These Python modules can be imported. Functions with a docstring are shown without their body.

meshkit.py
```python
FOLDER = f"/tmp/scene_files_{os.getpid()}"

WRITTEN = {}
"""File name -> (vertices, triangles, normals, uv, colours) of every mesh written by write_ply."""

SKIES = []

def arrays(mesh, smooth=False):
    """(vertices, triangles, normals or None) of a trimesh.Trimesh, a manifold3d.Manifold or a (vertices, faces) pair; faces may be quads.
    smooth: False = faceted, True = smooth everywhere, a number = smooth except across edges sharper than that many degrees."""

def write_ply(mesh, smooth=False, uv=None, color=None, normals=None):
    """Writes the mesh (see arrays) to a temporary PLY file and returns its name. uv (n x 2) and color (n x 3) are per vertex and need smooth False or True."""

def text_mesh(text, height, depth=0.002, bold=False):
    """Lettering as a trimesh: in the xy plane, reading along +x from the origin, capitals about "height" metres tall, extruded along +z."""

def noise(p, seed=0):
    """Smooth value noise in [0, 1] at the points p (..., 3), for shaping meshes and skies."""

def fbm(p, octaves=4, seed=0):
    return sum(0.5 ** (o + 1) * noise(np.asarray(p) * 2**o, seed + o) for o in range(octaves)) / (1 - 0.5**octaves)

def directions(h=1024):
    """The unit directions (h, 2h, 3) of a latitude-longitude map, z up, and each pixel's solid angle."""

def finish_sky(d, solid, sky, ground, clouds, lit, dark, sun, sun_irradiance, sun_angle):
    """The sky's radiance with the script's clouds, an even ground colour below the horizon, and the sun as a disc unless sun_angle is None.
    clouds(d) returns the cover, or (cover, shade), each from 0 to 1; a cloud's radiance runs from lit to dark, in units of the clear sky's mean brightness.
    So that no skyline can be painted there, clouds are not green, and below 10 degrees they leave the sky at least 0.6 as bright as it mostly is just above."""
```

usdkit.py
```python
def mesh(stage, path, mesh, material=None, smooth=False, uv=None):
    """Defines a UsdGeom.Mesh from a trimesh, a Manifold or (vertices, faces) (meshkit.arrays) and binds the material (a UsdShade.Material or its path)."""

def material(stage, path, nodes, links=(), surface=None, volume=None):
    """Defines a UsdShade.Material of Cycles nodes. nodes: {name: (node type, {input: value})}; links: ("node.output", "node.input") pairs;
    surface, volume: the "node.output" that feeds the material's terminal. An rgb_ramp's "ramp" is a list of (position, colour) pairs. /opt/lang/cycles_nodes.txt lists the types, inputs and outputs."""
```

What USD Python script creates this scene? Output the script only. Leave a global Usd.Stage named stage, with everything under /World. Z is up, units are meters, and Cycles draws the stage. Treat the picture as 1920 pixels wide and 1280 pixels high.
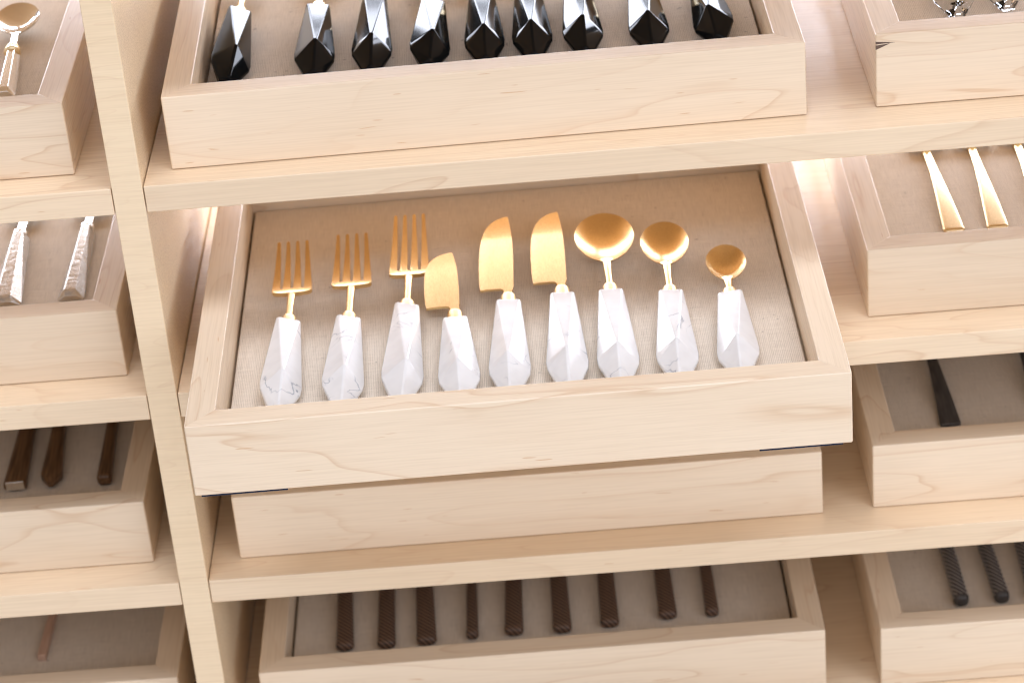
import math, random
import numpy as np
import trimesh
import manifold3d as mf
import usdkit
from shapely.geometry import Polygon
from pxr import Usd, UsdGeom, UsdLux, UsdShade, Gf, Sdf

random.seed(7)
np.random.seed(7)
stage = Usd.Stage.CreateInMemory()
UsdGeom.SetStageUpAxis(stage, UsdGeom.Tokens.z)
UsdGeom.SetStageMetersPerUnit(stage, 1.0)
UsdGeom.Xform.Define(stage, '/World')
UsdGeom.Scope.Define(stage, '/World/Looks')

used = {}


def numbered(path):
    k = used.get(path, -1) + 1
    used[path] = k
    return path if k == 0 else f'{path}_{k:03d}'


# ------------------------------------------------------------------ camera
cam = UsdGeom.Camera.Define(stage, '/World/camera')
Rm = np.array([[0.9967610390380047, -0.023405335491946146, 0.07693907541936643],
               [-0.017891721827511465, 0.8681947547122192, 0.4959009519856126],
               [-0.0784048298635005, -0.4956713206961841, 0.8649639440423956]])
CP = np.array([0.26571910, -1.49446193, 0.7194265])
rt, fw, up = Rm[:, 0], Rm[:, 1], Rm[:, 2]
cam.AddTransformOp().Set(Gf.Matrix4d(*rt, 0, *up, 0, *(-fw), 0, *CP, 1))
cam.CreateFocalLengthAttr(4889.69352357524 / 1920 * 36)
cam.CreateHorizontalApertureAttr(36.0)
cam.CreateVerticalApertureAttr(36.0 * 682 / 1024)
cam.CreateClippingRangeAttr(Gf.Vec2f(0.05, 100))
cam.CreateFStopAttr(9.5)
cam.CreateFocusDistanceAttr(1.605)
cam.CreateExposureAttr(0.05)

# ------------------------------------------------------------------ light
M = lambda name, nodes, links=(), surface=None, volume=None: usdkit.material(stage, '/World/Looks/' + name, nodes, links, surface, volume)
room = M('room_light', {'b': ('background_shader', {'color': (0.95, 1.0, 1.15), 'strength': 0.03})}, [], 'b.background')
dome = UsdLux.DomeLight.Define(stage, '/World/room_glow')
dome.CreateIntensityAttr(1.0)
UsdShade.MaterialBindingAPI.Apply(dome.GetPrim()).Bind(room)


def rect(name, pos, target, w, h, power, col):
    l = UsdLux.RectLight.Define(stage, numbered('/World/' + name))
    p, t = np.array(pos, float), np.array(target, float)
    z = (p - t) / np.linalg.norm(p - t)
    x = np.cross([0, 0, 1.0], z); x /= np.linalg.norm(x)
    y = np.cross(z, x)
    l.AddTransformOp().Set(Gf.Matrix4d(*x, 0, *y, 0, *z, 0, *p, 1))
    l.CreateWidthAttr(w); l.CreateHeightAttr(h); l.CreateIntensityAttr(power); l.CreateColorAttr(Gf.Vec3f(*col))
    return l


LC = (0.95, 1.0, 1.15)
rect('shop_window', (1.1, -3.4, 1.15), (0.3, 0.0, -0.1), 4.6, 3.4, 1.38, LC)
rect('side_window', (2.8, -2.2, 1.0), (0.3, 0.0, -0.1), 2.0, 2.6, 2.1, LC)
rect('side_window', (-2.2, -2.2, 1.0), (0.3, 0.0, -0.1), 2.0, 2.6, 0.85, LC)
rect('ceiling_panel', (0.5, -0.9, 3.0), (0.3, -0.1, -0.1), 3.0, 1.2, 6.8, LC)
for x in (-0.95, 0.05, 1.05, 2.05):                                # panes of the windows behind the open back
    rect('rear_window_pane', (x, 1.6, 0.97), (x, 0.2, 0.3), 0.86, 1.08, 11.0, LC)
    rect('rear_window_pane', (x, 1.6, 0.20), (x, 0.2, 0.2), 0.86, 0.40, 14.0, LC)


# ------------------------------------------------------------------ materials
def wood(name, axis, base=(0.865, 0.69, 0.495), dark=(0.72, 0.49, 0.30), line=(0.66, 0.39, 0.19), fig=0.85, rough=0.34, sc=(3.4, 21.0, 21.0), rings=7.0, flecks=0.7):
    ax = {'x': (0, 1, 2), 'y': (1, 0, 2), 'z': (2, 0, 1)}[axis]

    def scl(a, b, c):
        v = [0, 0, 0]; v[ax[0]], v[ax[1]], v[ax[2]] = a, b, c
        return tuple(v)
    n = {
        'tc': ('texture_coordinate', {}), 'oi': ('object_info', {}),
        'rs': ('math', {'math_type': 'multiply', 'value2': 53.7}),
        'off': ('combine_xyz', {}), 'add': ('vector_math', {'math_type': 'add'}),
        'm1': ('mapping', {'scale': scl(*sc)}),
        'n1': ('noise_texture', {'scale': 1.0, 'detail': 2.2, 'roughness': 0.42, 'distortion': 0.35}),
        'k': ('math', {'math_type': 'multiply', 'value2': rings}), 'fr': ('math', {'math_type': 'fraction'}),
        'r1': ('rgb_ramp', {'ramp': [(0, (0, 0, 0)), (0.5, (0.02,) * 3), (0.86, (0.15,) * 3), (0.925, (0.55,) * 3), (0.955, (0.9,) * 3), (0.98, (0.08,) * 3), (1, (0, 0, 0))]}),
        'm4': ('mapping', {'scale': scl(3.0, 9.0, 9.0)}), 'n4': ('noise_texture', {'scale': 1.0, 'detail': 1.0}),
        'r4': ('rgb_ramp', {'ramp': [(0.32, (0.18,) * 3), (0.58, (1, 1, 1))]}),
        'lm': ('math', {'math_type': 'multiply'}), 'lm2': ('math', {'math_type': 'multiply', 'value2': fig}),
        'm2': ('mapping', {'scale': scl(22.0, 900.0, 900.0)}), 'n2': ('noise_texture', {'scale': 1.0, 'detail': 2.0}),
        'm3': ('mapping', {'scale': scl(60.0, 620.0, 620.0)}), 'n3': ('noise_texture', {'scale': 1.0, 'detail': 0.0}),
        'r3': ('rgb_ramp', {'ramp': [(0.835, (0, 0, 0)), (0.875, (1, 1, 1))]}),
        'fl': ('math', {'math_type': 'multiply', 'value2': flecks}),
        'm5': ('mapping', {'scale': scl(2.2, 7.0, 7.0)}), 'n5': ('noise_texture', {'scale': 1.0, 'detail': 3.0}),
        'r5': ('rgb_ramp', {'ramp': [(0.28, tuple(c * 0.93 * k for c, k in zip(base, (1, .97, .93)))), (0.5, base), (0.75, tuple(min(c * 1.04, .90) for c in base))]}),
        'c1': ('mix_color', {'blend_type': 'mix', 'b': dark}),
        'c2': ('mix_color', {'blend_type': 'mix', 'b': line}),
        'r2': ('rgb_ramp', {'ramp': [(0.3, (0.955, 0.945, 0.93)), (0.6, (1.0, 1.0, 1.0))]}),
        'c3': ('mix_color', {'blend_type': 'multiply', 'fac': 1.0}),
        'tv': ('map_range', {'from_min': 0.0, 'from_max': 1.0, 'to_min': 0.93, 'to_max': 1.03}), 'c4': ('mix_color', {'blend_type': 'multiply', 'fac': 1.0}),
        'rr': ('map_range', {'from_min': 0.3, 'from_max': 0.7, 'to_min': rough - 0.05, 'to_max': rough + 0.07}),
        'bp': ('bump', {'strength': 0.06, 'distance': 0.0004}),
        'p': ('principled_bsdf', {'specular_ior_level': 0.5}),
    }
    L = [('oi.random', 'rs.value1'), ('rs.value', 'off.x'), ('rs.value', 'off.y'), ('rs.value', 'off.z'),
         ('tc.object', 'add.vector1'), ('off.vector', 'add.vector2')]
    for i in (1, 2, 3, 4, 5):
        L += [('add.vector', f'm{i}.vector'), (f'm{i}.vector', f'n{i}.vector')]
    L += [('n1.fac', 'k.value1'), ('k.value', 'fr.value1'), ('fr.value', 'r1.fac'), ('n4.fac', 'r4.fac'),
          ('r1.color', 'lm.value1'), ('r4.color', 'lm.value2'), ('lm.value', 'lm2.value1'), ('lm2.value', 'c1.fac'),
          ('n3.fac', 'r3.fac'), ('r3.color', 'fl.value1'), ('fl.value', 'c2.fac'), ('n5.fac', 'r5.fac'), ('r5.color', 'c1.a'),
          ('c1.result', 'c2.a'), ('n2.fac', 'r2.fac'), ('c2.result', 'c3.a'), ('r2.color', 'c3.b'), ('oi.random', 'tv.value'), ('c3.result', 'c4.a'), ('tv.result', 'c4.b'), ('c4.result', 'p.base_color'),
          ('n2.fac', 'rr.value'), ('rr.result', 'p.roughness'), ('n2.fac', 'bp.height'), ('bp.normal', 'p.normal')]
    return M(name, n, L, 'p.BSDF')


W = {'x': wood('maple_x', 'x'), 'y': wood('maple_y', 'y'), 'sx': wood('maple_shelf', 'x', fig=0.8, base=(0.86, 0.665, 0.45), flecks=0.6, rough=0.26),
     'ux': wood('maple_upright', 'x', fig=0.42, base=(0.86, 0.67, 0.44), sc=(9.0, 30.0, 44.0), rings=6.0, flecks=0.25, rough=0.3)}


def linen_mat():
    n = {
        'tc': ('texture_coordinate', {}),
        'w1': ('wave_texture', {'wave_type': 'bands', 'bands_direction': 'x', 'scale': 270.0, 'distortion': 0.8, 'detail': 2.0, 'detail_scale': 1.5}),
        'w2': ('wave_texture', {'wave_type': 'bands', 'bands_direction': 'y', 'scale': 270.0, 'distortion': 0.8, 'detail': 2.0, 'detail_scale': 1.5}),
        'mul': ('math', {'math_type': 'multiply'}),
        'm1': ('mapping', {'scale': (60.0, 1500.0, 1.0)}), 'n1': ('noise_texture', {'scale': 1.0, 'detail': 2.0}),
        'm2': ('mapping', {'scale': (1500.0, 60.0, 1.0)}), 'n2': ('noise_texture', {'scale': 1.0, 'detail': 2.0}),
        'ad': ('math', {'math_type': 'add'}), 'adh': ('math', {'math_type': 'multiply', 'value2': 0.40}),
        'ad2': ('math', {'math_type': 'multiply_add', 'value2': 0.62}),
        'r': ('rgb_ramp', {'ramp': [(0.25, (0.50, 0.41, 0.31)), (0.62, (0.83, 0.72, 0.585)), (1.0, (0.89, 0.79, 0.66))]}),
        'sl': ('rgb_ramp', {'ramp': [(0.83, (0, 0, 0)), (0.87, (0.45, 0.45, 0.45))]}),
        'n3': ('noise_texture', {'scale': 260.0, 'detail': 0.0}),
        'c': ('mix_color', {'b': (0.2, 0.14, 0.10)}),
        'bp': ('bump', {'strength': 0.25, 'distance': 0.0004}),
        'p': ('principled_bsdf', {'roughness': 0.85, 'specular_ior_level': 0.25, 'sheen_weight': 0.25, 'sheen_roughness': 0.4}),
    }
    L = [('tc.object', x + '.vector') for x in ('w1', 'w2', 'm1', 'm2', 'n3')]
    L += [('m1.vector', 'n1.vector'), ('m2.vector', 'n2.vector'), ('w1.fac', 'mul.value1'), ('w2.fac', 'mul.value2'),
          ('n1.fac', 'ad.value1'), ('n2.fac', 'ad.value2'), ('mul.value', 'ad2.value1'), ('adh.value', 'ad2.value3'), ('ad.value', 'adh.value1'),
          ('ad2.value', 'r.fac'), ('n3.fac', 'sl.fac'), ('sl.color', 'c.fac'), ('r.color', 'c.a'), ('c.result', 'p.base_color'),
          ('ad2.value', 'bp.height'), ('bp.normal', 'p.normal')]
    return M('linen', n, L, 'p.BSDF')


LINEN = linen_mat()


def metal(name, col, rough, brush=0.05, hammered=False):
    n = {'tc': ('texture_coordinate', {}), 'm': ('mapping', {'scale': (5000.0, 260.0, 5000.0)}),
         'n': ('noise_texture', {'scale': 1.0, 'detail': 2.0}),
         'rr': ('map_range', {'from_min': 0.3, 'from_max': 0.7, 'to_min': rough - brush, 'to_max': rough + brush}),
         'n2': ('noise_texture', {'scale': 190.0, 'detail': 1.0}),
         'bp': ('bump', {'strength': 0.32 if hammered else 0.03, 'distance': 0.0010 if hammered else 0.0002}),
         'p': ('principled_bsdf', {'base_color': col, 'metallic': 1.0})}
    L = [('tc.object', 'm.vector'), ('m.vector', 'n.vector'), ('n.fac', 'rr.value'), ('rr.result', 'p.roughness'),
         ('tc.object', 'n2.vector')] + ([('n2.fac', 'bp.height'), ('bp.normal', 'p.normal')] if hammered else [])
    return M(name, n, L, 'p.BSDF')


GOLD = metal('brushed_gold', (0.90, 0.67, 0.34), 0.27, 0.02)
PALE = metal('pale_gold', (0.86, 0.69, 0.41), 0.32, 0.02)
FERR = metal('gold_collar', (0.78, 0.57, 0.29), 0.38)
SILV = metal('silver', (0.86, 0.84, 0.80), 0.14, 0.04)
HAMM = metal('hammered_silver', (0.62, 0.60, 0.57), 0.22, 0.04, True)

BRNZ = metal('bronze_brown', (0.30, 0.17, 0.09), 0.38)


def marble():
    n = {'tc': ('texture_coordinate', {}), 'oi': ('object_info', {}), 'rs': ('math', {'math_type': 'multiply', 'value2': 37.0}),
         'off': ('combine_xyz', {}), 'add': ('vector_math', {'math_type': 'add'}),
         'n': ('noise_texture', {'scale': 26.0, 'detail': 3.5, 'roughness': 0.55, 'distortion': 0.8}),
         's': ('math', {'math_type': 'subtract', 'value2': 0.5}), 'a': ('math', {'math_type': 'absolute'}),
         'r': ('rgb_ramp', {'ramp': [(0.0, (0.8, 0.8, 0.8)), (0.005, (0.5,) * 3), (0.014, (0.08,) * 3), (0.04, (0, 0, 0))]}),
         'n2': ('noise_texture', {'scale': 34.0, 'detail': 1.0}), 'r2': ('rgb_ramp', {'ramp': [(0.54, (0, 0, 0)), (0.70, (1, 1, 1))]}),
         'm': ('math', {'math_type': 'multiply'}),
         'n3': ('noise_texture', {'scale': 60.0, 'detail': 3.0}), 'r3': ('rgb_ramp', {'ramp': [(0.3, (0.77, 0.745, 0.715)), (0.6, (0.83, 0.81, 0.78))]}),
         'c': ('mix_color', {'b': (0.19, 0.22, 0.27)}),
         'p': ('principled_bsdf', {'roughness': 0.24, 'specular_ior_level': 0.4, 'coat_weight': 0.12, 'coat_roughness': 0.08, 'subsurface_weight': 0.0})}
    L = [('oi.random', 'rs.value1'), ('rs.value', 'off.x'), ('rs.value', 'off.z'), ('tc.object', 'add.vector1'), ('off.vector', 'add.vector2'),
         ('add.vector', 'n.vector'), ('add.vector', 'n2.vector'), ('add.vector', 'n3.vector'), ('n.fac', 's.value1'), ('s.value', 'a.value1'),
         ('a.value', 'r.fac'), ('n2.fac', 'r2.fac'), ('r.color', 'm.value1'), ('r2.color', 'm.value2'), ('m.value', 'c.fac'),
         ('n3.fac', 'r3.fac'), ('r3.color', 'c.a'), ('c.result', 'p.base_color')]
    return M('white_marble', n, L, 'p.BSDF')


MARBLE = marble()
JET = M('jet_black', {'p': ('principled_bsdf', {'base_color': (0.008, 0.009, 0.010), 'roughness': 0.06, 'specular_ior_level': 0.085})}, [], 'p.BSDF')
CRYSTAL = M('crystal', {'p': ('principled_bsdf', {'base_color': (0.97, 0.985, 1.0), 'roughness': 0.02, 'ior': 1.5, 'transmission_weight': 1.0})}, [], 'p.BSDF')
FLOOR = M('pale_floor', {'tc': ('texture_coordinate', {}), 'n': ('noise_texture', {'scale': 3.0, 'detail': 4.0}), 'r': ('rgb_ramp', {'ramp': [(0.3, (0.76, 0.69, 0.60)), (0.7, (0.84, 0.77, 0.68))]}), 'p': ('principled_bsdf', {'roughness': 0.5})}, [('tc.object', 'n.vector'), ('n.fac', 'r.fac'), ('r.color', 'p.base_color')], 'p.BSDF')
FELT = M('navy_felt', {'p': ('principled_bsdf', {'base_color': (0.012, 0.014, 0.035), 'roughness': 0.95, 'sheen_weight': 0.2})}, [], 'p.BSDF')


KNOT = M('dark_knot', {'p': ('principled_bsdf', {'base_color': (0.13, 0.075, 0.05), 'roughness': 0.5})}, [], 'p.BSDF')


def dark_mat(name, c0, c1, scale, rough, spec=0.4, stripe=None, hi=None):
    n = {'tc': ('texture_coordinate', {}), 'm': ('mapping', {'scale': scale}), 'n': ('noise_texture', {'scale': 1.0, 'detail': 3.0}),
         'r': ('rgb_ramp', {'ramp': [(0.35, c0), (0.65, c1)]}), 'bp': ('bump', {'strength': 0.15, 'distance': 0.0004}),
         'p': ('principled_bsdf', {'roughness': rough, 'specular_ior_level': spec})}
    L = [('tc.object', 'm.vector'), ('m.vector', 'n.vector'), ('n.fac', 'r.fac'), ('n.fac', 'bp.height'), ('bp.normal', 'p.normal')]
    if stripe:                                             # slanting braid: the proud strands are paler than the grooves
        pitch, slant = stripe
        k = 2 * math.pi / (pitch * 0.001)
        n['dt'] = ('vector_math', {'math_type': 'dot_product', 'vector2': (k, k * slant, k * 0.7)})
        n['cs'] = ('math', {'math_type': 'cosine'})
        n['mr'] = ('map_range', {'from_min': 0.6, 'from_max': -1.0, 'to_min': 0.0, 'to_max': 1.0, 'clamp': True})
        n['mx'] = ('mix_color', {'b': hi})
        L += [('tc.object', 'dt.vector1'), ('dt.value', 'cs.value1'), ('cs.value', 'mr.value'), ('mr.result', 'mx.fac'), ('r.color', 'mx.a'), ('mx.result', 'p.base_color')]
    else:
        L += [('r.color', 'p.base_color')]
    return M(name, n, L, 'p.BSDF')


ROSE = dark_mat('dark_braid_brown', (0.033, 0.019, 0.012), (0.055, 0.031, 0.020), (500.0, 40.0, 500.0), 0.38, 0.4, (4.0, 0.9), (0.24, 0.145, 0.095))
TWIST = dark_mat('dark_braid_grey', (0.022, 0.020, 0.019), (0.035, 0.032, 0.030), (500.0, 50.0, 500.0), 0.38, 0.4, (4.2, 0.75), (0.32, 0.28, 0.25))
HORN = dark_mat('dark_horn', (0.09, 0.045, 0.020), (0.20, 0.105, 0.048), (420.0, 30.0, 420.0), 0.30)
TAN = dark_mat('rose_tan', (0.52, 0.32, 0.22), (0.64, 0.42, 0.30), (500.0, 40.0, 500.0), 0.35, 0.5)
SLATE = dark_mat('dark_steel', (0.05, 0.045, 0.042), (0.09, 0.08, 0.072), (500.0, 50.0, 500.0), 0.35)


# ------------------------------------------------------------------ helpers
def thing(name, label, cat, loc=(0, 0, 0), rz=0.0, group=None, kind=None):
    x = UsdGeom.Xform.Define(stage, numbered('/World/' + name))
    x.AddTranslateOp().Set(Gf.Vec3d(*map(float, loc)))
    x.AddRotateZOp().Set(math.degrees(rz))
    o = x.GetPrim()
    o.SetCustomDataByKey('label', label)
    o.SetCustomDataByKey('category', cat)
    if group:
        o.SetCustomDataByKey('group', group)
    if kind:
        o.SetCustomDataByKey('kind', kind)
    return o


def part(parent, name, mesh, mat, smooth=False, label=None):
    m = usdkit.mesh(stage, numbered(str(parent.GetPath()) + '/' + name), mesh, mat, smooth)
    if label:
        m.GetPrim().SetCustomDataByKey('label', label)
    return m.GetPrim()


_ico = {k: np.array(trimesh.creation.icosphere(subdivisions=k).vertices) for k in (1, 2)}


def hull(pts, r=0.0008, sub=1):
    """A convex solid with rounded corners: the hull of small spheres at the given points."""
    pts = np.asarray(pts, float)
    rr = np.broadcast_to(np.asarray(r, float), (len(pts),))
    v = np.concatenate([p + _ico[sub] * q for p, q in zip(pts, rr)])
    h = trimesh.convex.convex_hull(v)
    return h


def board(x0, x1, y0, y1, z0, z1, r=0.0008):
    pts = [(x, y, z) for x in (x0 + r, x1 - r) for y in (y0 + r, y1 - r) for z in (z0 + r, z1 - r)]
    return hull(pts, r)


# ------------------------------------------------------------------ shelving unit
TH, Z2, Z3, Z4 = 0.0185, -0.1538, -0.3059, -0.4581
ZS = [0.152, 0.0, Z2, Z3, Z4]
UW, DEP = 0.0201, 0.42
unit = thing('shelving_unit', 'pale maple shelving unit with uprights and open shelves holding all the trays', 'shelving unit')
for x0 in (-UW, 0.905, -0.50 - UW):
    part(unit, 'upright', board(x0 + 0.0002, x0 + UW - 0.0002, -0.0006, DEP, -0.92, 0.40, 0.0006), W['ux'])
for z in ZS:
    part(unit, 'shelf', board(0.0004, 0.9046, 0.0, DEP - 0.002, z - TH, z, 0.0006), W['sx'])
    part(unit, 'shelf', board(-0.4996, -UW - 0.0004, 0.0, DEP - 0.002, z - TH, z, 0.0006), W['sx'])

fl_ = usdkit.mesh(stage, '/World/floor', board(-4.0, 5.0, -5.0, 3.0, -0.96, -0.92, 0.001), FLOOR)
fl_.GetPrim().SetCustomDataByKey('label', 'pale floor that the shelving unit stands on')
fl_.GetPrim().SetCustomDataByKey('category', 'floor')
fl_.GetPrim().SetCustomDataByKey('kind', 'structure')
for x0, x1 in ((0.0006, 0.9044), (-0.4994, -UW - 0.0006)):        # the two lower rows are closed at the back
    for z in (Z3, Z4):
        part(unit, 'back_panel', board(x0, x1, DEP - 0.0195, DEP - 0.008, z + 0.0002, z + 0.1521 - TH - 0.0002, 0.0004), W['sx'])

# ------------------------------------------------------------------ trays
TW, TD, HH, RIM = 0.410, 0.372, 0.051, 0.0182
LZT = {'A': 0.021, 'B': 0.018, 'C': 0.018}


def tray(name, label, x, y, z, yaw=0.0, felt=False, LZ=0.026, knot=False):
    t = thing('display_tray', label, 'tray', (x, y, z), yaw, 'maple display trays on the shelves')
    r, e = 0.0009, 0.00015
    zs = (r + 0.0004, HH - r)

    def rail(nm, outer, inner, mat):
        # outer / inner: two end points each; ends cut at 45 degrees so that neighbours meet in a mitre
        pts = [(p[0], p[1], zz) for p in list(outer) + list(inner) for zz in zs]
        part(t, nm, hull(pts, r), mat, 35)
    g = 0.00025                                            # hairline mitre gap
    k = r * 2.414
    rail('front_rail', [(r * 1.0 + g, r), (TW - r - g, r)], [(RIM - r + g + r * 0.6, RIM - r), (TW - RIM + r - g - r * 0.6, RIM - r)], W['x'])
    rail('back_rail', [(r + g, TD - r), (TW - r - g, TD - r)], [(RIM - r + g + r * 0.6, TD - RIM + r), (TW - RIM + r - g - r * 0.6, TD - RIM + r)], W['x'])
    rail('side_rail', [(r, r + g), (r, TD - r - g)], [(RIM - r, RIM - r + g + r * 0.6), (RIM - r, TD - RIM + r - g - r * 0.6)], W['y'])
    rail('side_rail', [(TW - r, r + g), (TW - r, TD - r - g)], [(TW - RIM + r, RIM - r + g + r * 0.6), (TW - RIM + r, TD - RIM + r - g - r * 0.6)], W['y'])
    part(t, 'linen_panel', board(RIM + 0.0016, TW - RIM - 0.0016, RIM + 0.001, TD - RIM - 0.001, LZ - 0.006, LZ, 0.0012), LINEN, 35)
    part(t, 'base_board', board(RIM * 0.6, TW - RIM * 0.6, RIM * 0.6, TD - RIM * 0.6, 0.004, 0.0105, 0.0005), W['x'])
    if felt:
        for x0, x1 in ((0.004, 0.058), (TW - 0.058, TW - 0.006)):
            m = board(x0, x1, 0.0006, 0.05, -0.0009, 0.0016, 0.0003)
            part(t, 'felt_pad', m, FELT)
    if knot:                                               # a dark mineral streak at the left end of the front
        for tri in ([(0.2, 2.4), (12.5, 1.2), (0.2, 0.6)], [(0.2, -0.2), (9.5, 0.7), (0.2, -3.2)]):
            m = trimesh.creation.extrude_polygon(Polygon([(x, z + 43.5) for x, z in tri]), 1.0, engine='earcut')
            v = m.vertices
            m.vertices = np.stack([v[:, 0], v[:, 2] - 0.12, v[:, 1]], 1) * 0.001
            m.fix_normals()
            part(t, 'knot', m, KNOT)
    return t


TR = {
    'A': (0.0167, 0.0208, 0.0, 0.0171), 'B': (0.0238, -0.1307, Z2 + 0.0012, 0.0107), 'C': (0.0208, 0.0243, Z3, 0.0039), 'D': (0.0205, 0.0252, Z4, 0.004),
    'E': (-0.4567, 0.0251, 0.0, 0.0), 'F': (-0.446, 0.0285, Z2, 0.0), 'G': (-0.4505, 0.028, Z3, 0.0), 'H': (-0.4485, 0.028, Z4, 0.0),
    'I': (0.4712, 0.0309, 0.0, 0.0), 'J': (0.4642, 0.030, Z2, 0.0), 'K': (0.4659, 0.028, Z3, 0.0), 'L': (0.4695, 0.0229, Z4, 0.0)}
LAB = {
    'A': 'maple tray holding the black faceted cutlery on the top shelf',
    'B': 'maple tray of white marble cutlery pulled out beyond the shelf edge',
    'C': 'maple tray set back directly beneath the pulled-out tray, its contents hidden',
    'D': 'maple tray of brown wooden handles on the lowest shelf, right of the upright',
    'E': 'maple tray with a silver spoon, top left beyond the upright',
    'F': 'maple tray with hammered silver handles, left of the upright',
    'G': 'maple tray with three brown horn handles, left of the upright',
    'H': 'maple tray with one thin tan handle, bottom left corner',
    'I': 'maple tray with crystal handles and a dark knot on its front, top right',
    'J': 'maple tray with pale gold flat handles at the right edge',
    'K': 'maple tray with plain dark steel flat handles at the right edge',
    'L': 'maple tray with dark twisted handles, bottom right corner'}
for k_ in TR:
    tray(k_, LAB[k_], *TR[k_], felt=(k_ == 'B'), LZ=LZT.get(k_, 0.026), knot=(k_ == 'I'))


def place(tr, x, y, rz=0.0, dz=0.0):
    """World position and turn of a point (millimetres) on a tray's linen."""
    ox, oy, oz, yaw = TR[tr]
    x, y = x / 1000, y / 1000
    c, s = math.cos(yaw), math.sin(yaw)
    return (ox + x * c - y * s, oy + x * s + y * c, oz + LZT.get(tr, 0.026) + dz), yaw + rz


# ------------------------------------------------------------------ cutlery (built in metres, handle butt at the origin, pointing along +y)
mm = 0.001


def gem_handle(L, roll=0.0, ax=0.0, w=11.6, nw=6.2, tip=5.2, tipy=-5.0):
    ap = 0.20 * L + 4.0
    P = [(-nw, L, 12.6), (nw, L, 12.6), (-nw - .6, L, 5.2), (nw + .6, L, 5.2), (-4, L, 2.5), (4, L, 2.5),
         (ax, ap, 18.0), (-w, ap - 1, 7.6), (w, ap - 1, 7.6), (-6.0, ap, 1.0), (6.0, ap, 1.0),
         (-w * .95, ap - 8, 7.2), (w * .95, ap - 8, 7.2), (ax * .3, tipy, 8.6),
         (-tip * .7, tipy, 5.2), (tip * .7, tipy, 5.2), (-3, tipy + 1, 2.0), (3, tipy + 1, 2.0)]
    P = np.array(P, float)
    a = math.radians(roll); c, s = math.cos(a), math.sin(a)
    q = P - [0, 0, 8.5]
    P[:, 0], P[:, 2] = q[:, 0] * c + q[:, 2] * s, -q[:, 0] * s + q[:, 2] * c + 8.5
    r = 2.2
    P[:, 2] -= P[:, 2].min() - r * .9
    m = hull(P * mm, r * mm, 2)
    return m


def tube(path, rx, rz, seg=20):
    """An elliptical tube along +y: path of (x, y, z) with half-widths."""
    path = np.asarray(path, float); n = len(path)
    a = np.linspace(0, 2 * np.pi, seg, endpoint=False)
    V = [np.stack([p[0] + x * np.cos(a), np.full(seg, p[1]), p[2] + z * np.sin(a)], 1) for p, x, z in zip(path, rx, rz)]
    V = np.concatenate(V + [path[:1], path[-1:]])
    F = []
    for i in range(n - 1):
        for j in range(seg):
            b, d = i * seg + j, i * seg + (j + 1) % seg
            F += [(b, d, d + seg), (b, d + seg, b + seg)]
    for j in range(seg):
        F += [(n * seg, (j + 1) % seg, j), (n * seg + 1, (n - 1) * seg + j, (n - 1) * seg + (j + 1) % seg)]
    m = trimesh.Trimesh(V, F[::1], process=False)
    m.fix_normals()
    return m


def ferrule(L, fl, rad=5.7):
    y = [L - 1.0, L + 0.5, L + fl * .45, L + fl * .85, L + fl * .97, L + fl]
    k = [1.02, 1.03, 0.98, 0.93, 0.88, 0.72]
    z = 8.6
    return tube([(0, q * mm, z * mm) for q in y], [rad * q * mm for q in k], [rad * .92 * q * mm for q in k], 28)


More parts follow.
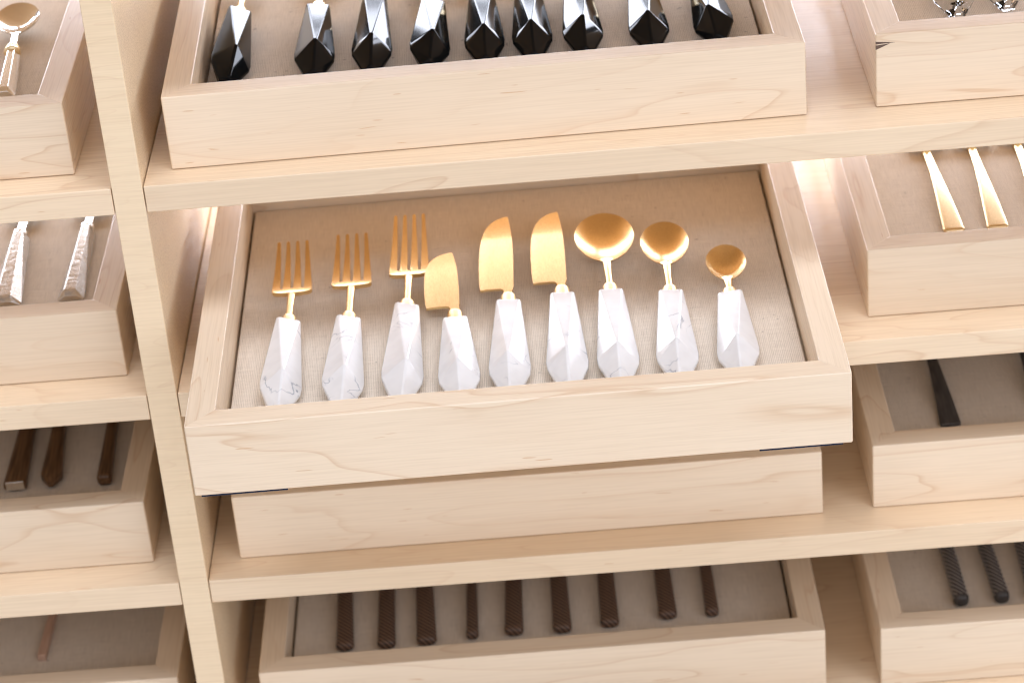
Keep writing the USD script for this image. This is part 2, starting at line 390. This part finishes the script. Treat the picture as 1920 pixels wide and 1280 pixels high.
def sheet(outline, top, bot):
    """A thin plate with a given outline (millimetres) whose top and underside follow z = f(x, y)."""
    p = Polygon(outline)
    m = trimesh.creation.extrude_polygon(p, 1.0, engine='earcut')
    man = mf.Manifold(mf.Mesh(np.array(m.vertices, np.float32), np.array(m.faces, np.uint32))).refine_to_length(1.8)
    me = man.to_mesh(); v = np.array(me.vert_properties[:, :3], float); f = np.array(me.tri_verts)
    t = v[:, 2].copy()
    zt, zb = top(v[:, 0], v[:, 1]), bot(v[:, 0], v[:, 1])
    v[:, 2] = zb + (zt - zb) * t
    return trimesh.Trimesh(v * mm, f, process=False)


def smooth_curve(pts, n=8):
    from scipy.interpolate import splprep, splev
    pts = np.asarray(pts, float)
    tck, u = splprep(pts.T, s=0, k=min(3, len(pts) - 1))
    return np.stack(splev(np.linspace(0, 1, n * (len(pts) - 1) + 1), tck), 1)


def fork_head(y0, y1, ys, yt, half=14.0, stem=2.6):
    """Stem from y0 to the shoulder ys, four tines to yt."""
    pieces = []
    pieces.append(tube([(0, q * mm, z * mm) for q, z in ((y0, 8.8), (y0 + 4, 8.7), ((y0 + ys) / 2, 8.4), (ys - 3, 8.0), (ys + 3.0, 8.2))],
                       [stem * .95 * mm, stem * mm, stem * .95 * mm, stem * 1.05 * mm, stem * 1.5 * mm], [2.5 * mm, 2.5 * mm, 2.2 * mm, 2.0 * mm, 1.3 * mm], 20))
    Lt = yt - ys

    def top(x, y):
        s = np.clip((y - ys) / Lt, 0, 1)
        return 9.8 + 12.0 * s ** 1.9 - 6.0 * s * np.exp(-4.5 * s) - 0.003 * x ** 2 * (1 - s)

    def bot(x, y):
        s = np.clip((y - ys) / Lt, 0, 1)
        return top(x, y) - (3.0 - 1.5 * s)
    h = half
    pieces.append(sheet(np.concatenate([smooth_curve([(-h, ys + 6.0), (-h + .35, ys + 3.6), (-h + 2.0, ys + 1.7), (-h + 5.5, ys + .3), (0, ys - 1.0), (h - 5.5, ys + .3), (h - 2.0, ys + 1.7), (h - .35, ys + 3.6), (h, ys + 6.0)], 5)]), top, bot))
    for i in range(4):
        c0 = (-1 + 2 * i / 3) * (h - 2.75)
        c1 = (-1 + 2 * i / 3) * (h - 4.0)
        w0, w1 = 2.75, 1.15
        ya = ys + 4.4
        ol = []
        for s in np.linspace(0, 1, 12):
            ol.append((c0 + (c1 - c0) * s - (w0 + (w1 - w0) * s ** 1.1), ya + (yt - 1.2 - ya) * s))
        ol.append((c1, yt))
        for s in np.linspace(1, 0, 12):
            ol.append((c0 + (c1 - c0) * s + (w0 + (w1 - w0) * s ** 1.1), ya + (yt - 1.2 - ya) * s))
        pieces.append(sheet(ol, lambda x, y: top(x, y) + 0.02, lambda x, y: bot(x, y) - 0.02))
    return pieces


def knife_blade(y0, yt, wl, wr, tilt=0.0, tang=12.5, curl=4.0):
    """Blade from y0 to yt, wl to the left of the axis and wr to the right."""
    Lb = yt - y0
    left = smooth_curve([(-wl, y0 + .2), (-wl - .7, y0 + Lb * .16), (-wl - .6, y0 + Lb * .46), (-wl + 1.4, y0 + Lb * .75), (-wl + 5.6, y0 + Lb * .895), (-wl + 11.5, y0 + Lb * .968), (wr - 3.6, y0 + Lb)], 6)
    right = smooth_curve([(wr - 2.6, y0 + Lb - .3), (wr - .8, y0 + Lb * .8), (wr + .2, y0 + Lb * .45), (wr, y0 + 1.0)], 5)
    base = smooth_curve([(wr - .4, y0), (3.2, y0 - 1.0), (3.0, y0 - tang)], 4)
    base2 = np.concatenate([smooth_curve([(-3.0, y0 - tang), (-3.05, y0 - 3.4), (-4.0, y0 - 1.2), (-6.0, y0 - .3)], 4), [(-wl + .3, y0)]])
    ol = np.concatenate([left, right, base, base2])

    def top(x, y):
        s = np.clip((y - y0) / Lb, 0, 1)
        return 9.9 + curl * np.clip(s - .72, 0, 1) ** 1.7 * 6 - 0.05 * np.clip(-x - wl + 6, 0, 9) ** 1.3 + tilt * (y - y0)
    return sheet(ol, top, lambda x, y: top(x, y) - 1.7)


def spoon_bowl(yb, L, Wd, depth):
    """Bowl starting at yb, L long, Wd wide: an egg outline, hollow above."""
    nr, na = 14, 64
    th = np.linspace(0, 2 * np.pi, na, endpoint=False)
    ey = np.cos(th); ex = np.sin(th)
    ox = Wd / 2 * ex * (1 + 0.10 * ey) * (1 - 0.06 * ey ** 2)
    oy = yb + L / 2 + L / 2 * np.sign(ey) * np.abs(ey) ** 0.97
    cx, cy = 0.0, yb + L * .48
    V, Fc = [], []

    def rimz(y):
        return 9.4 + 5.0 * ((y - yb) / L) ** 1.4
    zc = rimz(cy) - depth
    for side in (0, 1):
        for i in range(nr + 1):
            r = i / nr
            x, y = cx + (ox - cx) * r, cy + (oy - cy) * r
            zr = rimz(oy)
            z = zc + (zr - zc) * (r ** 2.1)
            if side:
                z = z - 1.3 * (1 - 0.45 * r)
                x = x * (1 - .01 * r)
            V.append(np.stack([x, y, z], 1))
    V = np.concatenate(V)
    K = (nr + 1) * na
    for side in (0, 1):
        for i in range(nr):
            for j in range(na):
                a, b = side * K + i * na + j, side * K + i * na + (j + 1) % na
                q = [(a, a + na, b + na), (a, b + na, b)]
                Fc += [t if side == 0 else t[::-1] for t in q]
    for j in range(na):
        a, b = nr * na + j, nr * na + (j + 1) % na
        Fc += [(a, K + a, K + b), (a, K + b, b)]
    m = trimesh.Trimesh(V * mm, Fc, process=False)
    m.merge_vertices(); m.update_faces(m.nondegenerate_faces()); m.fix_normals()
    return m


def stem_tube(y0, y1, w0=2.5, w1=2.9):
    return tube([(0, q * mm, z * mm) for q, z in ((y0, 8.8), (y0 + (y1 - y0) * .5, 8.8), (y1, 8.7), (y1 + 4, 8.6))],
                [w0 * mm, w0 * .95 * mm, w1 * mm, w1 * 1.7 * mm], [2.4 * mm, 2.2 * mm, 1.8 * mm, 1.0 * mm], 20)


def cutlery(tr, kind, x, y, L, rz, group, label, hm, met, collar, roll=0.0, ax=0.0, fl=13, **k):
    loc, yaw = place(tr, x, y, rz)
    nm = {'fork': 'fork', 'knife': 'knife', 'spoon': 'spoon'}[kind]
    t = thing(nm, label, kind, loc, yaw, group)
    part(t, 'handle', gem_handle(L, roll, ax), hm, 24)
    part(t, 'collar', ferrule(L, 17 if kind == 'knife' else fl + 2), collar, 40)
    if kind == 'fork':
        part(t, 'fork_head', trimesh.util.concatenate(fork_head(L + fl - 2, 0, k['ys'], k['yt'], k.get('half', 13.8))), met, 35)
    elif kind == 'knife':
        part(t, 'blade', knife_blade(k['y0'], k['yt'], k['wl'], k['wr'], k.get('tilt', 0), curl=k.get('curl', 4.0)), met, 35)
    else:
        part(t, 'stem', stem_tube(L + fl - 2, k['yb']), met, 40)
        part(t, 'bowl', spoon_bowl(k['yb'] + 0.5, k['bl'], k['bw'], k.get('dp', 7.5)), met, 60)
    return t


GB, GA = 'white marble handled gold cutlery in the pulled-out tray', 'black faceted handled cutlery in the top tray'
Y0 = 57.0


def ang(dx, dy):
    return -math.atan2(dx, dy)


SETS = [  # kind, butt x, butt->neck dx, handle length, roll, apex shift, extras
    ('fork', 53.3, 0.6, 98, 17, -1.0, dict(ys=149, yt=202, fl=13)),
    ('fork', 93.3, 1.2, 95, 14, -0.5, dict(ys=152, yt=206, fl=13)),
    ('fork', 131.3, 2.3, 106, 12, 1.0, dict(ys=161, yt=228, fl=13)),
    ('knife', 168.6, -2.0, 84, 0, 0.0, dict(y0=111, yt=186, wl=19.0, wr=3.6, fl=24, curl=0.6)),
    ('knife', 200.6, 1.6, 101, 4, -1.0, dict(y0=129, yt=229, wl=19.0, wr=3.8, fl=25)),
    ('knife', 237.9, 0.8, 105, 2, 0.0, dict(y0=133, yt=230, wl=19.0, wr=3.8, fl=25)),
    ('spoon', 270.6, 0.6, 104, 2, 0.0, dict(yb=156.5, bl=62, bw=41, fl=14)),
    ('spoon', 308.2, 2.4, 96, 3, -0.5, dict(yb=145, bl=53, bw=33, fl=12, dp=6.6)),
    ('spoon', 346.8, 3.0, 87, -6, 1.0, dict(yb=116.5, bl=40, bw=27, fl=11, dp=5.6)),
]
LB = ['gold fork with white marble handle, nearest the left side of the pulled-out tray',
      'gold fork with white marble handle between the leftmost fork and the long-tined fork',
      'largest gold fork, long tines, beside the small gold knife',
      'small short gold knife with white marble handle beside the long-tined fork',
      'broad gold knife with white marble handle next to the small knife',
      'broad gold knife with white marble handle next to the largest spoon',
      'largest gold spoon with round bowl and white marble handle',
      'medium gold spoon with grey veins at the end of its marble handle',
      'smallest gold spoon with white marble handle, last in the pulled-out tray']
LA = ['black faceted fork standing apart at the left side of the top tray',
      'black faceted fork second from the left in the top tray',
      'black faceted fork third from the left, just left of the small knife',
      'small black handled knife, fourth from the left in the top tray',
      'black handled knife, middle piece of the top tray',
      'black handled knife right of the middle piece of the top tray',
      'black handled spoon seventh from the left in the top tray',
      'black handled spoon second from the right end of the top tray',
      'black handled spoon nearest the right side of the top tray']
for i, (kd, bx, dx, L, roll, ax, ex) in enumerate(SETS):
    cutlery('B', kd, bx, Y0, L, ang(dx, L), GB, LB[i], MARBLE, GOLD, FERR, roll, ax, **ex)
AX = [(37, 0.5), (93, 0), (131, 1.5), (170, 2.5), (207, 0), (239, 0), (273, 0), (317, 0), (360, -1)]
AROLL = [24, 8, 4, 14, 2, 0, 3, 0, -14]
for i, (kd, bx, dx, L, roll, ax, ex) in enumerate(SETS):
    cutlery('A', kd, AX[i][0], 72.0, L, ang(AX[i][1], L), GA, LA[i], JET, PALE, PALE, AROLL[i], 0.0, **ex)


# ---- other handles
def flat_handle(prof, thick, z0=0.0, arch=0.0, bow=0.0, seg=24, power=2.6):
    """A handle along +y: prof = [(y, half-width)], superellipse section."""
    prof = np.asarray(prof, float)
    a = np.linspace(0, 2 * np.pi, seg, endpoint=False)
    c, s = np.cos(a), np.sin(a)
    cx, sz = np.sign(c) * np.abs(c) ** (2 / power), np.sign(s) * np.abs(s) ** (2 / power)
    y0, y1 = prof[0, 0], prof[-1, 0]
    V = []
    for row in prof:
        y, w = row[0], row[1]
        t = thick * (row[2] if len(row) > 2 else 1.0)
        u = (y - y0) / (y1 - y0)
        V.append(np.stack([w * cx, np.full(seg, y), z0 + thick + arch * u + bow * math.sin(math.pi * u) + t * sz], 1))
    n = len(prof)
    V = np.concatenate(V + [V[0].mean(0, keepdims=True), V[-1].mean(0, keepdims=True)])
    F = []
    for i in range(n - 1):
        for j in range(seg):
            b, d = i * seg + j, i * seg + (j + 1) % seg
            F += [(b, d, d + seg), (b, d + seg, b + seg)]
    for j in range(seg):
        F += [(n * seg, (j + 1) % seg, j), (n * seg + 1, (n - 1) * seg + j, (n - 1) * seg + (j + 1) % seg)]
    m = trimesh.Trimesh(V * mm, F, process=False); m.fix_normals()
    return m


def rounded_prof(L, w0, w1, rnd=5.0, n=6):
    out = []
    for a in np.linspace(0.05, math.pi / 2, n):
        out.append((rnd * (1 - math.cos(a)) if False else rnd * (1 - math.sin(math.pi / 2 - (math.pi / 2 - a)) ) , 0, 0))
    pr = []
    for a in np.linspace(0.12, math.pi / 2, n):
        y = rnd * (1 - math.cos(a))
        k = math.sin(a)
        pr.append((y, w0 * (0.55 + 0.45 * k), 0.35 + 0.65 * k))
    for u in np.linspace(0.08, 1, 12):
        pr.append((rnd + (L - rnd) * u, w0 + (w1 - w0) * u, 1.0))
    return pr


# brown wooden handles with slanting grooves: bottom tray
def grooved(L, w0, w1, thick, pitch=4.0, depth=0.9, rnd=5.0, slant=0.9):
    pr = []
    n_round = [p for p in rounded_prof(L, w0, w1, rnd) if p[0] < rnd]
    ys = np.arange(rnd, L, 0.6)
    pr = n_round + [(y, w0 + (w1 - w0) * (y - rnd) / (L - rnd), 1.0) for y in ys]
    m = flat_handle(pr, thick, seg=40)
    v = np.array(m.vertices) / mm
    nrm = np.array(m.vertex_normals)
    ph = (v[:, 1] * slant + v[:, 0] + v[:, 2] * .7) / pitch
    d = depth * (np.abs(((ph % 1) * 2 - 1)) ** 2) * np.clip((v[:, 1] - 4.5) / 3, 0, 1) * (v[:, 1] < L - 1)
    v -= nrm * d[:, None]
    m.vertices = v * mm
    return m


D_ = [(59, -2, 6.2), (90, -1, 6.4), (120, -2, 7.0), (154, 0, 4.3), (185, 1, 6.6), (221, -.5, 6.6), (256.5, 0, 6.6), (300, -.3, 6.4), (333, 0, 4.7)]
DN = ['leftmost', 'second from the left', 'third from the left', 'narrow one', 'middle one', 'fourth from the right', 'third from the right', 'second from the right', 'slim last one']
for i, (x, dx, w) in enumerate(D_):
    loc, yaw = place('D', x, [50.5, 49.5, 50, 53, 53.5, 52, 54.5, 59, 58.5][i], ang(dx, 65))
    kind = 'fork' if i < 3 else 'knife' if i < 6 else 'spoon'
    t = thing('wooden_handle_cutlery', f'dark brown wooden handle with slanting grooves in the bottom tray, {DN[i]}', 'cutlery', loc, yaw, 'brown wooden handled cutlery in the bottom tray')
    L = 128 if w > 5 else 112
    part(t, 'handle', grooved(L, w * 1.1, w * .9, 4.4), ROSE, 50)
    part(t, 'end_pin', tube([(0, 1.2 * mm, 4.6 * mm), (0, 2.4 * mm, 5.0 * mm), (0, 3.2 * mm, 5.2 * mm)], [1.0 * mm, 1.9 * mm, 2.0 * mm], [1.0 * mm, 2.4 * mm, 3.0 * mm], 12), FERR, 40)
    part(t, 'collar', tube([(0, q * mm, 4.4 * mm) for q in (L - 1, L, L + 6, L + 9)], [w * .78 * mm, w * .8 * mm, w * .7 * mm, 2.6 * mm], [3.9 * mm, 4.0 * mm, 3.5 * mm, 2.0 * mm], 20), FERR, 40)
    part(t, 'stem', tube([(0, q * mm, 4.4 * mm) for q in (L + 8, L + 25, L + 40)], [2.4 * mm] * 3, [1.9 * mm] * 3, 16), GOLD, 40)
# twisted dark handles: bottom right tray
for x, dx, nm_ in ((67.5, 0, 'leftmost of the dark twisted handles'), (97.5, -1, 'dark twisted handle in the middle'), (122, 2.5, 'dark twisted handle cut by the right edge of the picture')):
    loc, yaw = place('L', x, 53, ang(dx, 68))
    t = thing('twisted_handle_cutlery', f'{nm_} in the bottom right tray', 'cutlery', loc, yaw, 'dark twisted handles in the bottom right tray')
    part(t, 'handle', grooved(125, 5.8, 5.4, 5.0, pitch=4.2, depth=1.3, slant=0.75), TWIST, 50)
    part(t, 'end_cap', flat_handle([(-0.6, 3.0, .5), (0.2, 4.4, .8), (2.2, 5.4, 1.02), (3.4, 5.3, 1.0)], 5.1), SLATE, 50)
# flat dark handles
for x, dx, nm_ in ((63.5, 0, 'plain dark flat handle widening to its end, on grey linen below the pale gold pieces'), (131, 1, 'plain dark flat handle cut by the right edge of the picture')):
    loc, yaw = place('K', x, 56.5, ang(dx, 85))
    t = thing('steel_cutlery', nm_, 'cutlery', loc, yaw)
    part(t, 'handle', flat_handle([(0, 5.6, .5), (0.7, 7.3, .9), (2, 7.6, 1), (30, 6.2, 1), (70, 4.4, 1), (110, 3.2, 1), (150, 3.0, 1)], 1.7, bow=5.0, power=3.2), SLATE, 50)
    part(t, 'bowl', trimesh.Trimesh(*(lambda b: (np.array(b.vertices) - [0, 0, 0.006], b.faces))(spoon_bowl(148, 52, 34, 6))), SLATE, 60)
# pale gold flat pieces
for x, dx, nm_, fk in ((68, 0, 'pale gold flat handled fork nearest the left rim of its tray at the right', True), (98, 3, 'pale gold flat handled fork right of the first pale gold fork', True), (131, 3, 'pale gold flat handled fork cut off by the right edge of the picture', True)):
    loc, yaw = place('J', x, 61, ang(dx, 122))
    t = thing('fork' if fk else 'knife', nm_, 'fork' if fk else 'knife', loc, yaw, 'pale gold flat handled cutlery at the right edge' if fk else None)
    part(t, 'handle', flat_handle([(0, 5.3, .5), (0.8, 7.0, .9), (2.5, 7.4, 1), (30, 6.2, 1), (60, 4.6, 1), (90, 3.3, 1), (118, 2.9, 1.1), (130, 3.2, 1)], 1.7, bow=3.0, power=3.0), PALE, 50)
    if fk:
        m = trimesh.util.concatenate(fork_head(122, 0, 126, 186, 14.5)); m.vertices -= [0, 0, 0.004]
        part(t, 'fork_head', m, PALE, 35)
    else:
        m = knife_blade(132, 215, 15, 4, 0, 4); m.vertices -= [0, 0, 0.006]
        part(t, 'blade', m, PALE, 35)
# crystal handles
for x, y, dx, nm_ in ((64, 68, 0, 'clear faceted crystal handle nearest the left rim of the top right tray'), (98, 75, 1, 'clear faceted crystal handle right of the first crystal handle')):
    loc, yaw = place('I', x, y, ang(dx, 100))
    t = thing('crystal_cutlery', nm_, 'cutlery', loc, yaw, 'crystal handled cutlery in the top right tray')
    part(t, 'handle', gem_handle(100, 0, 0, w=11.5, tip=2.0, tipy=1.0), CRYSTAL, False)
    part(t, 'collar', ferrule(100, 12), SILV, 40)
    part(t, 'stem', stem_tube(110, 140), SILV, 40)
    part(t, 'bowl', spoon_bowl(140.5, 50, 36, 7), SILV, 60)
# hammered silver handles
for x, y, dx, w, nm_ in ((322, 59, -4, 10.5, 'hammered silver faceted handle nearest the left edge of the picture'), (368, 61, -1, 8.2, 'hammered silver faceted fork beside the upright, its shoulder under the shelf')):
    loc, yaw = place('F', x, y, ang(dx, 112))
    t = thing('silver_fork', nm_, 'fork', loc, yaw, 'hammered silver handled cutlery left of the upright')
    P = []
    for yy, ww, zt in ((0, w, 6.5), (2.5, w * 1.05, 9.5), (98, w * .62, 10.0), (100, w * .55, 9.5)):
        P += [(-ww, yy, 3.2), (ww, yy, 3.2), (-ww * .42, yy, zt), (ww * .42, yy, zt), (-ww * .6, yy, 0.7), (ww * .6, yy, 0.7)]
    part(t, 'handle', hull(np.array(P) * mm, 0.7 * mm, 2), HAMM, 24)
    part(t, 'collar', tube([(0, q * mm, 5.6 * mm) for q in (99, 100, 103, 104, 107)], [4.2 * mm, 5.6 * mm, 5.6 * mm, 4.4 * mm, 4.0 * mm], [4 * mm, 5 * mm, 5 * mm, 4 * mm, 3.4 * mm], 24), SILV, 40)
    m = trimesh.util.concatenate(fork_head(105, 0, 128, 190, 13.5, 3.6)); m.vertices -= [0, 0, 0.003]
    part(t, 'fork_head', m, SILV, 35)
# silver spoon with dark handle
loc, yaw = place('E', 359.5, 66, ang(-5.5, 80))
t = thing('spoon', 'polished silver spoon with round bowl and dark silver handle, top left', 'spoon', loc, yaw)
P = []
for yy, ww, zt in ((0, 6.2, 7.5), (2, 6.6, 9.5), (66, 4.6, 9.0), (68, 4.2, 8.5)):
    P += [(-ww, yy, 4.0), (ww, yy, 4.0), (-ww * .4, yy, zt), (ww * .4, yy, zt), (-ww * .6, yy, 0.7), (ww * .6, yy, 0.7)]
part(t, 'handle', hull(np.array(P) * mm, 0.7 * mm, 2), SILV, 24)
part(t, 'collar', tube([(0, q * mm, 6.2 * mm) for q in (67, 68, 70, 71.5, 73, 74.5, 76)], [4.0 * mm, 5.6 * mm, 5.8 * mm, 4.4 * mm, 5.2 * mm, 5.2 * mm, 3.8 * mm], [4 * mm, 5.4 * mm, 5.5 * mm, 4.2 * mm, 5 * mm, 5 * mm, 3.6 * mm], 28), PALE, 50)
m = stem_tube(75, 97, 2.9, 2.6); m.vertices -= [0, 0, 0.0016]
part(t, 'stem', m, SILV, 40)
m = spoon_bowl(97.5, 44, 31, 6.5); m.vertices -= [0, 0, 0.001]
part(t, 'bowl', m, SILV, 60)
# horn handles
for x, y, dx, w, shp, nm_ in ((307, 65, -2, 8.5, 'flat', 'brown horn handle with a shiny flat metal end, leftmost of three'), (333, 63, -4, 7.8, 'point', 'brown horn handle with pointed end, between two others'), (372, 62.5, -3, 5.4, 'round', 'slim brown horn handle nearest the upright')):
    loc, yaw = place('G', x, y, ang(dx, 78))
    t = thing('horn_cutlery', nm_, 'cutlery', loc, yaw, 'brown horn handled cutlery left of the upright')
    if shp == 'flat':
        pr = [(0, w * .9, .8), (1.2, w, 1), (60, w * .78, 1), (110, w * .6, 1)]
    elif shp == 'point':
        pr = [(0, w * .25, .4), (5, w * .62, .75), (11, w * .98, 1), (14, w, 1), (60, w * .72, 1), (110, w * .52, 1)]
    else:
        pr = rounded_prof(110, w, w * .6, 4)
    part(t, 'handle', flat_handle(pr, 5.2, power=3.0), HORN, 40)
    if shp == 'flat':
        part(t, 'end_cap', board(-w * .78 * mm, w * .78 * mm, -1.0 * mm, 1.0 * mm, 2.0 * mm, 9.0 * mm, 0.5 * mm), SILV, 30)
    part(t, 'collar', tube([(0, q * mm, 5.2 * mm) for q in (109, 110, 116, 119)], [w * .55 * mm, w * .56 * mm, w * .5 * mm, 2.4 * mm], [4.6 * mm, 4.7 * mm, 4 * mm, 2 * mm], 20), FERR, 40)
    part(t, 'stem', tube([(0, q * mm, 5.2 * mm) for q in (117, 140, 160)], [2.4 * mm] * 3, [1.9 * mm] * 3, 16), FERR, 40)
# thin copper handle
loc, yaw = place('H', 298, 67, ang(1.0, 50))
t = thing('slim_cutlery', 'thin square rose tan handle lying alone on linen, bottom left', 'cutlery', loc, yaw)
part(t, 'handle', hull(np.array([(x, y, z) for x in (-1, 1) for y, w in ((0, 1),) for z in (0.6, 5.4) for x in (-2.6, 2.6)] + [(x, 150, z) for x in (-1.8, 1.8) for z in (1.2, 4.4)]) * mm, 0.5 * mm), TAN, 30)
part(t, 'bowl', spoon_bowl(149, 44, 28, 5), TAN, 60)
